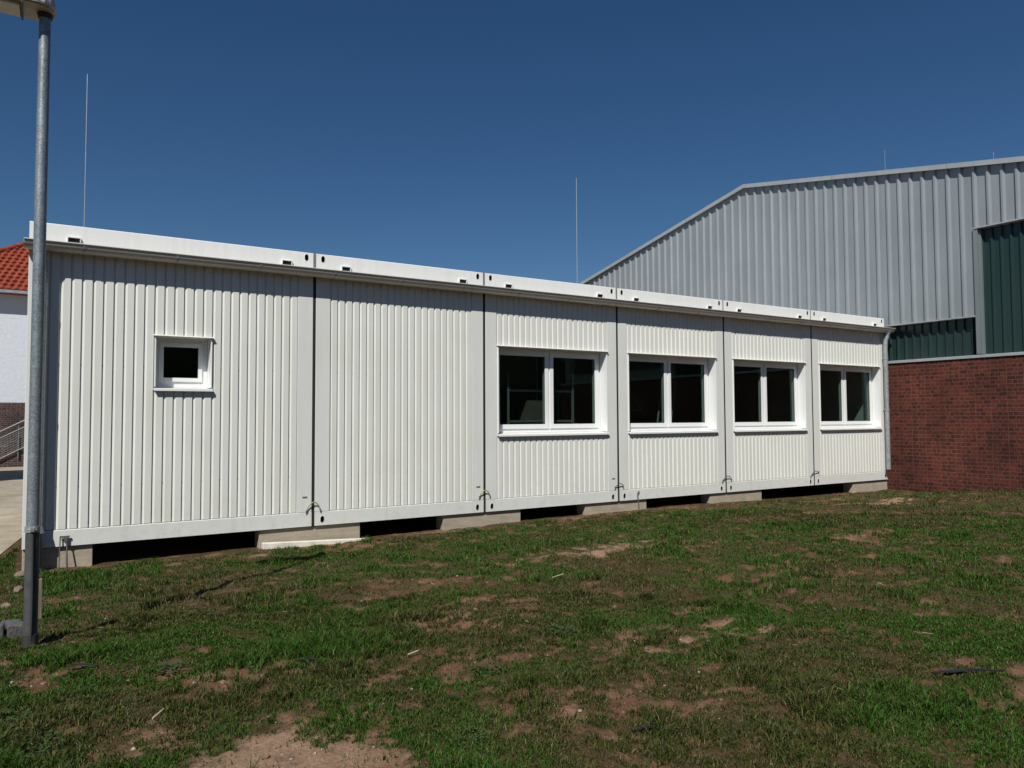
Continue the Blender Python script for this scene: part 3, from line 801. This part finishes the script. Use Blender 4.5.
# cable duct strapped to the foot of the pole
mb = MB().tube([(LX+.004,LY-.040,zb+.05),(LX+.006,LY-.042,.2),(LX+.002,LY-.042,.62)], .006, 8); mb.build('cable', M['rubber'], lp)
hd = MB(); zc = 3.905; hl = []
def headpoly(s):  # outline in plan, rounded at the post end
    P = []; x1_ = LX + .058; w_ = .135*s
    for k in range(9):
        a = -PI/2 + PI*k/8; P.append((x1_-.10*1 + .10*s*math.cos(a), LY + w_*math.sin(a)))
    P += [(LX-.62*s, LY+w_*.85), (LX-.66*s, LY+w_*.5), (LX-.66*s, LY-w_*.5), (LX-.62*s, LY-w_*.85)]
    return P
lev = [(1.0, zc), (1.03, zc+.012), (1.03, zc+.03), (.98, zc+.075), (.82, zc+.12), (.5, zc+.14)]
n_ = len(headpoly(1)); vs = []
for s, z_ in lev: vs += [(p[0], p[1], z_) for p in headpoly(s)]
fs = []
for l_ in range(len(lev)-1):
    for k in range(n_): fs.append((l_*n_+k, l_*n_+(k+1) % n_, (l_+1)*n_+(k+1) % n_, (l_+1)*n_+k))
hd.add(vs, fs, smooth=False); hd.add(vs[-n_:], [tuple(range(n_))]); hd.add(vs[:n_], [tuple(range(n_))][::-1])
head = hd.build('lamp_head', M['lamp_top'], lp)
mb = MB(); inner = [(LX+(p[0]-LX)*.9, LY+(p[1]-LY)*.88) for p in headpoly(1)]
mb.prism(inner, 'z', zc-.008, zc-.0005); mb.build('underside_tray', M['beige'], head)
mb = MB().box(LX-.56, LX-.135, LY-.085, LY+.085, zc-.026, zc-.009); mb.build('diffuser', M['diffuser'], head, bevel=.006)
mb = MB().box(LX-.130, LX-.118, LY-.125, LY+.125, zc-.022, zc-.009); mb.build('clip', M['rubber'], head)
mb = MB().tube([(LX,LY,3.868),(LX,LY,zc-.009)], [.040,.046], 20); mb.build('head_socket', M['rubber'], head)

# wooden stake beside the post
mb = MB(); sx, sy = .160, -2.75; mb.hexa([(sx-.016,sy-.012,-.3),(sx+.012,sy-.012,-.3),(sx+.012,sy+.012,-.3),(sx-.016,sy+.012,-.3)], [(sx-.018,sy-.010,.17),(sx+.008,sy-.010,.175),(sx+.008,sy+.012,.18),(sx-.018,sy+.012,.17)])
o = mb.build('wooden_stake', M['wood'], bevel=.002); tag(o, 'short weathered wooden stake driven in the ground just behind the lamp post', 'stake')

# granite setts and rubble at the left
SL = ['dark granite sett touching the foot of the lamp post', 'dark granite sett second from the lamp post in the front row', 'dark granite sett third from the lamp post in the front row, at the left edge',
      'dark granite sett in the rear row nearest the lamp post', 'dark granite sett in the rear row, second from the lamp post', 'dark granite sett in the rear row, farthest from the lamp post']
for k in range(6):
    r_ = k//3; q = k % 3; cx = .035 - q*.128 - r_*.04; cy = -3.30 + r_*.135 - q*.012; s = .060
    zz = gz(cx, cy)
    def j(): return random.uniform(-.006, .006)
    bot = [(cx-s+j(), cy-s+j(), zz-.06), (cx+s+j(), cy-s+j(), zz-.06), (cx+s+j(), cy+s+j(), zz-.06), (cx-s+j(), cy+s+j(), zz-.06)]
    top = [(cx-s*.95+j(), cy-s*.95+j(), zz+.10+j()), (cx+s*.95+j(), cy-s*.95+j(), zz+.10+j()), (cx+s*.95+j(), cy+s*.95+j(), zz+.10+j()), (cx-s*.95+j(), cy+s*.95+j(), zz+.10+j())]
    o = MB().hexa(bot, top).build('granite_sett', M['sett'], bevel=.012); tag(o, SL[k], 'paving stone', 'granite setts left of the lamp post')
for (cx, cy, r, lb) in [(.0,-.28,.05,'pale lump of rubble nearest the left container corner'), (.0,-1.15,.05,'middle one of the three pale rubble lumps left of the lamp post'), (-.06,-1.95,.04,'smallest pale rubble lump, just behind the granite setts')]:
    mb = MB(); rock(mb, (cx, cy, gz(cx, cy)+r*.3), r, .8, 2, .22); o = mb.build('rubble_stone', M['rubble']); tag(o, lb, 'stone', 'rubble lumps at the lawn edge')

# ------------------------------------------------------------------ metal clad hall with brick base
hx = 15.35; RY = 3.73; RZ = 7.262; YN, YF = -11.5, RY*2 + 11.5
hall = empty('industrial_hall', (hx+12, RY, -.25), 'large grey metal clad hall with gable roof and red brick base behind the containers', 'hall')
def zr(y): return RZ - abs(y-RY)*(.2144 if y > RY else .188)
BT = 2.48; CB = 3.25; G1 = -1.773; GT = 4.95; GN = -6.2
# brick base
mb = MB(); mb.box(hx, hx+.30, YN, YF, -.6, BT-.035); mb.build('brick_base', M['brick'], hall)
mb = MB(); mb.prism([(hx-.028, BT-.050), (hx-.028, BT-.002), (hx-.02, BT+.004), (hx+.26, BT+.02), (hx+.26, BT-.034), (hx-.022, BT-.034)], 'y', YN, YF)
mb.build('brick_sill', M['cladtrim'], hall)
# cladding above: sheet with raised ribs; follows the verge, open where the green panels are
cx_ = hx + .02
def cladsheet(ya, yb, zlo, top=None):
    mb = MB(); rib = .25
    ks = range(int(math.floor((ya-.19)/rib))-1, int(math.ceil((yb-.19)/rib))+2)
    prof = []
    for k in ks:
        yc_ = .19 + k*rib
        prof += [(yc_-.048, 0), (yc_-.014, -.042), (yc_+.020, -.042), (yc_+.028, 0)]
    prof = [(y_, d_) for y_, d_ in prof]
    # clip in y
    out_ = []
    for (p, q) in zip(prof[:-1], prof[1:]):
        for s in np.linspace(0, 1, 2):
            y_ = p[0] + (q[0]-p[0])*s; d_ = p[1] + (q[1]-p[1])*s
            out_.append((min(max(y_, ya), yb), d_))
    cl2 = [out_[0]]
    for o__ in out_[1:]:
        if abs(o__[0]-cl2[-1][0]) > 1e-6 or (abs(o__[1]-cl2[-1][1]) > 1e-6 and ya < o__[0] < yb): cl2.append(o__)
    if ya < RY < yb:
        for k in range(len(cl2)-1):
            if cl2[k][0] < RY < cl2[k+1][0]:
                t_ = (RY-cl2[k][0])/(cl2[k+1][0]-cl2[k][0]); cl2.insert(k+1, (RY, cl2[k][1]+(cl2[k+1][1]-cl2[k][1])*t_)); break
    m_ = len(cl2)
    v = [(cx_+d_, y_, zlo) for y_, d_ in cl2] + [(cx_+d_, y_, (zr(y_)-.03) if top is None else top) for y_, d_ in cl2]
    mb.add(v, [(i, i+1, m_+i+1, m_+i) for i in range(m_-1)])
    return mb
mb = MB()
for args in ((G1, YF, CB, None), (GN, G1, GT, None), (YN, GN, CB, None)):
    q = cladsheet(*args); mb.add(q.v, q.f)
mb.build('metal_cladding', M['clad'], hall)
# flashings: drip under the cladding, frame round the tall green field
mb = MB(); t_ = .028
mb.box(cx_-.045, cx_+.13, G1+.001, YF, CB-t_, CB-.002); mb.build('drip_flashing', M['cladtrim'], hall)
mb = MB(); mb.box(cx_-.045, cx_+.13, GN, G1, GT-t_, GT-.002); mb.build('drip_flashing', M['cladtrim'], hall)
mb = MB(); mb.box(cx_-.045, cx_+.10, G1-.012, G1+.0, BT+.021, GT-t_-.001); mb.box(cx_-.03, cx_+.08, G1-.072, G1-.012, BT+.021, GT-t_-.001)
mb.box(cx_+.03, cx_+.13, G1-.10, G1-.073, BT+.021, GT-t_-.001)
mb.build('corner_flashing', M['greyframe'], hall)
# green recessed sheets
def greensheet(ya, yb, z0, z1):
    mb = MB(); xg = cx_+.13; prof = []; p = .168; n = int((yb-ya)/p)
    y_ = ya
    while y_ < yb-.05:
        prof += [(y_, 0), (y_+.095, 0), (y_+.125, -.040), (y_+.145, -.040), (y_+.155, 0)]; y_ += p
    prof = [(min(a_, yb), d_) for a_, d_ in prof]
    m_ = len(prof)
    mb.add([(xg+d_, a_, z0) for a_, d_ in prof] + [(xg+d_, a_, z1) for a_, d_ in prof], [(i, i+1, m_+i+1, m_+i) for i in range(m_-1)])
    return mb
greensheet(G1+.001, YF-.3, BT+.02, CB-.004).build('green_panel', M['green'], hall)
greensheet(GN, G1-.10, BT+.02, GT-.004).build('green_panel', M['green'], hall)
# backing wall and roof
mb = MB()
P = [(YN, BT), (YF, BT), (YF, zr(YF)-.12), (RY, RZ-.12), (YN, zr(YN)-.12)]
mb.add([(hx+.32, p[0], p[1]) for p in P], [(0,1,2,3,4)]); mb.build('inner_wall', M['slotgrey'], hall)
for s in (-1, 1):
    ye = YN if s < 0 else YF
    mb = MB(); mb.hexa([(hx-.06, ye, zr(ye)-.06), (hx+24, ye, zr(ye)-.06), (hx+24, RY, RZ-.06), (hx-.06, RY, RZ-.06)],
                       [(hx-.06, ye, zr(ye)-.02), (hx+24, ye, zr(ye)-.02), (hx+24, RY, RZ-.02), (hx-.06, RY, RZ-.02)])
    mb.build('roof', M['clad'], hall)
    mb = MB(); w_ = .085
    segs = 6
    for k in range(segs):
        ya = RY + (ye-RY)*k/segs; yb = RY + (ye-RY)*(k+1)/segs - s*-.006*-1
        mb.hexa([(hx-.085, ya, zr(ya)-w_), (hx-.061, ya, zr(ya)-w_), (hx-.061, yb, zr(yb)-w_), (hx-.085, yb, zr(yb)-w_)],
                [(hx-.085, ya, zr(ya)), (hx-.061, ya, zr(ya)), (hx-.061, yb, zr(yb)), (hx-.085, yb, zr(yb))])
        mb.hexa([(hx-.085, ya, zr(ya)+.001), (hx+.20, ya, zr(ya)+.001), (hx+.20, yb, zr(yb)+.001), (hx-.085, yb, zr(yb)+.001)],
                [(hx-.085, ya, zr(ya)+.012), (hx+.20, ya, zr(ya)+.012), (hx+.20, yb, zr(yb)+.012), (hx-.085, yb, zr(yb)+.012)])
    mb.build('verge_flashing', M['cladtrim'], hall)
for ye in (YN, YF):
    mb = MB(); mb.box(hx+.301, hx+24, ye-.15, ye+.15, -.6, zr(ye)-.13); mb.build('side_wall', M['clad'], hall)

# ------------------------------------------------------------------ house with red tiled roof behind, far left
HY = 23.0; HX0, HX1 = -4.1, 12.0; EZ = 5.93
hs = empty('house', (4, HY+5, -.25), 'white rendered house with red tiled roof and dark brick plinth at far left', 'house')
mb = MB(); mb.box(HX0+.4, HX1-.4, HY, HY+10, 1.95, EZ-.02); mb.build('wall', M['render'], hs)
mb = MB(); mb.box(HX0+.37, HX1-.37, HY-.03, HY+10.03, -.5, 1.948); mb.build('plinth', M['plinth'], hs)
pit = .655; RD = 5.4
rf = MB()
# tiled front and left hip planes as wavy rows of pantiles
def plane_tiles(org, ex, up, width, height_, clip):
    """org eave corner, ex along the eave, up slope direction; rows overlap like pantiles"""
    ex = Vector(ex); up = Vector(up).normalized(); nrm = ex.cross(up).normalized()
    if nrm.z < 0: nrm = -nrm
    row = .34; tw = .215; nr = int(height_/row)+1
    for r in range(nr):
        u0 = r*row; u1 = min(u0+row+.04, height_)
        lo, hi = clip(min(u0+row*.5, height_)); cols = int((hi-lo)/tw)
        st = lo
        xsamp = []; d = []
        for c_i in range(cols+1):
            for s, h_ in ((0, .0), (.15, .028), (.35, .042), (.55, .028), (.7, .0), (.85, -.006)):
                xx = st + (c_i+s)*tw
                if xx <= hi: xsamp.append(xx); d.append(h_)
        m_ = len(xsamp)
        if m_ < 2: continue
        vs = [Vector(org)+ex*a_+up*u0+nrm*(h_+.045) for a_, h_ in zip(xsamp, d)] + [Vector(org)+ex*a_+up*u1+nrm*(h_+.008) for a_, h_ in zip(xsamp, d)]
        vs += [Vector(org)+ex*a_+up*u0+nrm*(-.01) for a_ in xsamp]
        rf.add(vs, [(i, i+1, m_+i+1, m_+i) for i in range(m_-1)] + [(i, i+1, 2*m_+i+1, 2*m_+i) for i in range(m_-1)])
sl = math.hypot(RD, RD*pit); k_ = RD/sl
plane_tiles((HX0, HY-.35, EZ), (1,0,0), (0, RD, RD*pit), HX1-HX0, sl, lambda u: (u*k_, (HX1-HX0) - u*k_))
plane_tiles((HX0, HY+10.45, EZ), (0,-1,0), (RD, 0, RD*pit), 10.8, sl, lambda u: (u*k_, 10.8 - u*k_))
# solid core under the tiles
e0 = [(HX0, HY-.35, EZ-.12), (HX1, HY-.35, EZ-.12), (HX1, HY+10.45, EZ-.12), (HX0, HY+10.45, EZ-.12)]
e1 = [(p[0], p[1], EZ-.015) for p in e0]; rg = [(HX0+RD, HY-.35+RD, EZ-.02+RD*pit), (HX1-RD, HY-.35+RD, EZ-.02+RD*pit)]
rf.add(e0 + e1 + rg, [(3,2,1,0),(0,1,5,4),(1,2,6,5),(2,3,7,6),(3,0,4,7),(4,5,9,8),(6,7,8,9),(5,6,9),(7,4,8)])
roof = rf.build('roof', M['tile'], hs)
def ridge(p, q):
    p, q = Vector(p), Vector(q); n = int((q-p).length/.36); mb = MB()
    for k in range(n):
        a_ = p + (q-p)*(k/n); b_ = p + (q-p)*((k+1.12)/n); mb.tube([a_, b_], [.125,.105], 10)
    mb.build('ridge_tiles', M['tile'], roof)
ridge((HX0, HY-.35, EZ+.03), (rg[0][0], rg[0][1], rg[0][2]+.05)); ridge((rg[0][0], rg[0][1], rg[0][2]+.05), (rg[1][0], rg[1][1], rg[1][2]+.05))
mb = MB(); mb.box(HX0-.02, HX1+.02, HY-.46, HY-.352, EZ-.11, EZ-.01); mb.build('eaves_gutter', M['zincpipe'], hs)

# stair with mesh railing in front of the house
st = empty('stair', (-.5, 21.0, -.2), 'concrete stair in front of the dark brick plinth of the house', 'stair')
mb = MB(); n = 9
for k in range(n):
    xa = -1.9 + k*.29; mb.box(xa, xa+.289, 20.92, 22.4, -.3, -.2+.16*(k+1))
mb.box(.711, 3.5, 20.92, 22.4, -.3, 1.24); mb.build('steps', M['plinth'], st)
rl = empty('stair_railing', (-.5, 20.85, -.2), 'galvanised stair railing with wire mesh infill rising to the right, left of the containers', 'railing')
def rz(x_): return .80 + (x_+1.0)*.55
mb = MB(); mb.tube([(-2.2,20.85,rz(-2.2)+.12),(.8,20.85,rz(.8)+.12)], .028, 10); mb.build('handrail', M['railshade'], rl)
mb = MB(); mb.tube([(-2.2,20.85,rz(-2.2)-.10),(.8,20.85,rz(.8)-.10)], .02, 8); mb.tube([(-2.2,20.85,rz(-2.2)-.78),(.8,20.85,rz(.8)-.78)], .022, 8); mb.build('side_rail', M['railshade'], rl)
mb = MB()
for k in range(38): x_ = -2.15 + k*.078; mb.tube([(x_,20.85,rz(x_)-.78),(x_,20.85,rz(x_)-.10)], .006, 5)
for k in range(1, 9): mb.tube([(-2.2,20.85,rz(-2.2)-.78+k*.076),(.8,20.85,rz(.8)-.78+k*.076)], .006, 5)
mb.build('wire_mesh', M['railshade'], rl)
for x_ in (-2.1, -1.2, -.45, .4):
    MB().tube([(x_,20.87,-.2 if x_ < -1.6 else rz(x_)-1.05),(x_,20.87,rz(x_)+.11)], .022, 8).build('post', M['railshade'], rl)

# paved yard behind
m, nt, out = newmat('yard_gravel')
v = coords(nt); n1 = noise(nt, v, 2.5, 6, .6); n2 = noise(nt, v, 40, 4)
cc = ramp(nt, n1, [(.3,(.25,.21,.155)),(.55,(.34,.295,.225)),(.75,(.40,.35,.27))])
cc = mixc(nt, 1.0, cc, ramp(nt, n2, [(.3,(.8,.8,.8)),(.7,(1.12,1.12,1.12))]), 'MULTIPLY')
finish(nt, out, cc, .9, 0, n2, .4, .01, spec=.2)
mb = MB(); zp = -.233
P = [(-.23,1.35),(-.13,2.1),(-.02,2.9),(.3,6.6),(9,6.6),(14.5,8),(14.5,40),(-30,40),(-30,3),(-8,2.2),(-1.6,1.25),(-.7,.95)]
mb.add([(p[0], p[1], zp) for p in P], [tuple(range(len(P)))]); o = mb.build('yard_paving', m); tag(o, kind='structure')

# unseen block added outside the left edge; its roof throws the yard's shadow wedge
gr = empty('shadow_caster', (-4.3, 14.2, -.2), 'unseen flat roofed block added left of the container row to cast the yard shadow', 'shadow_caster')
MB().box(-6.3, -2.50, 12.3, 16.4, -.3, 3.15).build('wall', M['caster'], gr)
MB().box(-6.4, -2.40, 12.2, 16.5, 3.151, 3.33).build('roof', M['slotgrey'], gr)
MB().box(-5.6, -3.1, 12.255, 12.299, -.2, 2.2).build('door', M['greyframe'], gr)

# tree line added behind the viewer to darken the reflections in the panes
mb = MB(); nn_ = 90; P = []
for k in range(nn_+1):
    X_ = -45 + 130*k/nn_; Y_ = -46 + 4*math.sin(k*.7); P.append((X_, Y_, 7.5 + 3.2*float(fbm(np.array([k*.45]), np.array([3.3]), 4)[0])))
vs = []
for (a_, b_, h_) in P: vs += [(a_, b_, -.6), (a_, b_+1.2, h_*.45), (a_, b_+.4, h_*.8), (a_, b_-1.5, h_), (a_, b_-6, -.6)]
mb.add(vs, [(k*5+j, (k+1)*5+j, (k+1)*5+(j+1) % 5, k*5+(j+1) % 5) for k in range(nn_) for j in range(5)])
o = mb.build('wood', M['weed']); tag(o, 'dark tree line added unseen behind the viewer to darken the pane reflections', 'wood', kind='stuff')

# ------------------------------------------------------------------ light, sky, camera
S = Vector((-1.0, -1.0, 1.55)).normalized()
el = math.asin(S.z); az = math.atan2(S.x, S.y)
w = bpy.data.worlds.new('World'); scene.world = w; w.use_nodes = True
nt = w.node_tree; nt.nodes.clear()
sk = nt.nodes.new('ShaderNodeTexSky'); sk.sky_type = 'NISHITA'; sk.sun_disc = False
sk.sun_elevation = el; sk.sun_rotation = az % (2*PI)
sk.altitude = 900; sk.air_density = 1.0; sk.dust_density = .15; sk.ozone_density = 3.5
bg = nt.nodes.new('ShaderNodeBackground'); bg.inputs['Strength'].default_value = .05
wo = nt.nodes.new('ShaderNodeOutputWorld')
hs_ = nt.nodes.new('ShaderNodeHueSaturation'); hs_.inputs['Saturation'].default_value = 1.22; hs_.inputs['Value'].default_value = 1.0; hs_.inputs['Hue'].default_value = .5015
nt.links.new(sk.outputs[0], hs_.inputs['Color']); nt.links.new(hs_.outputs[0], bg.inputs[0]); nt.links.new(bg.outputs[0], wo.inputs[0])
sun = bpy.data.lights.new('sun', 'SUN'); sun.energy = 4.9; sun.angle = math.radians(.5); sun.color = (1, .97, .915)
so = bpy.data.objects.new('sun', sun); col.objects.link(so); so.location = (-10, -12, 18)
so.rotation_euler = S.to_track_quat('Z', 'Y').to_euler()

cam = bpy.data.cameras.new('camera'); co = bpy.data.objects.new('camera', cam); col.objects.link(co)
cam.sensor_width = 36; cam.lens = 750.426/1024*36; cam.clip_end = 3000; cam.clip_start = .05
from mathutils import Matrix
r2 = Vector((.84641334,-.53250699,-.00455713)); u2 = Vector((-.02035245,-.04089892,.99895598)); fw = Vector((.53213742,.84543692,.04545521))
Mx = Matrix((( r2.x,u2.x,-fw.x,CAM[0]),(r2.y,u2.y,-fw.y,CAM[1]),(r2.z,u2.z,-fw.z,CAM[2]),(0,0,0,1)))
co.matrix_world = Mx
scene.camera = co
vs_ = scene.view_settings
vs_.view_transform = 'Standard'; vs_.look = 'None'; vs_.exposure = .12; vs_.gamma = 1; vs_.use_curve_mapping = False
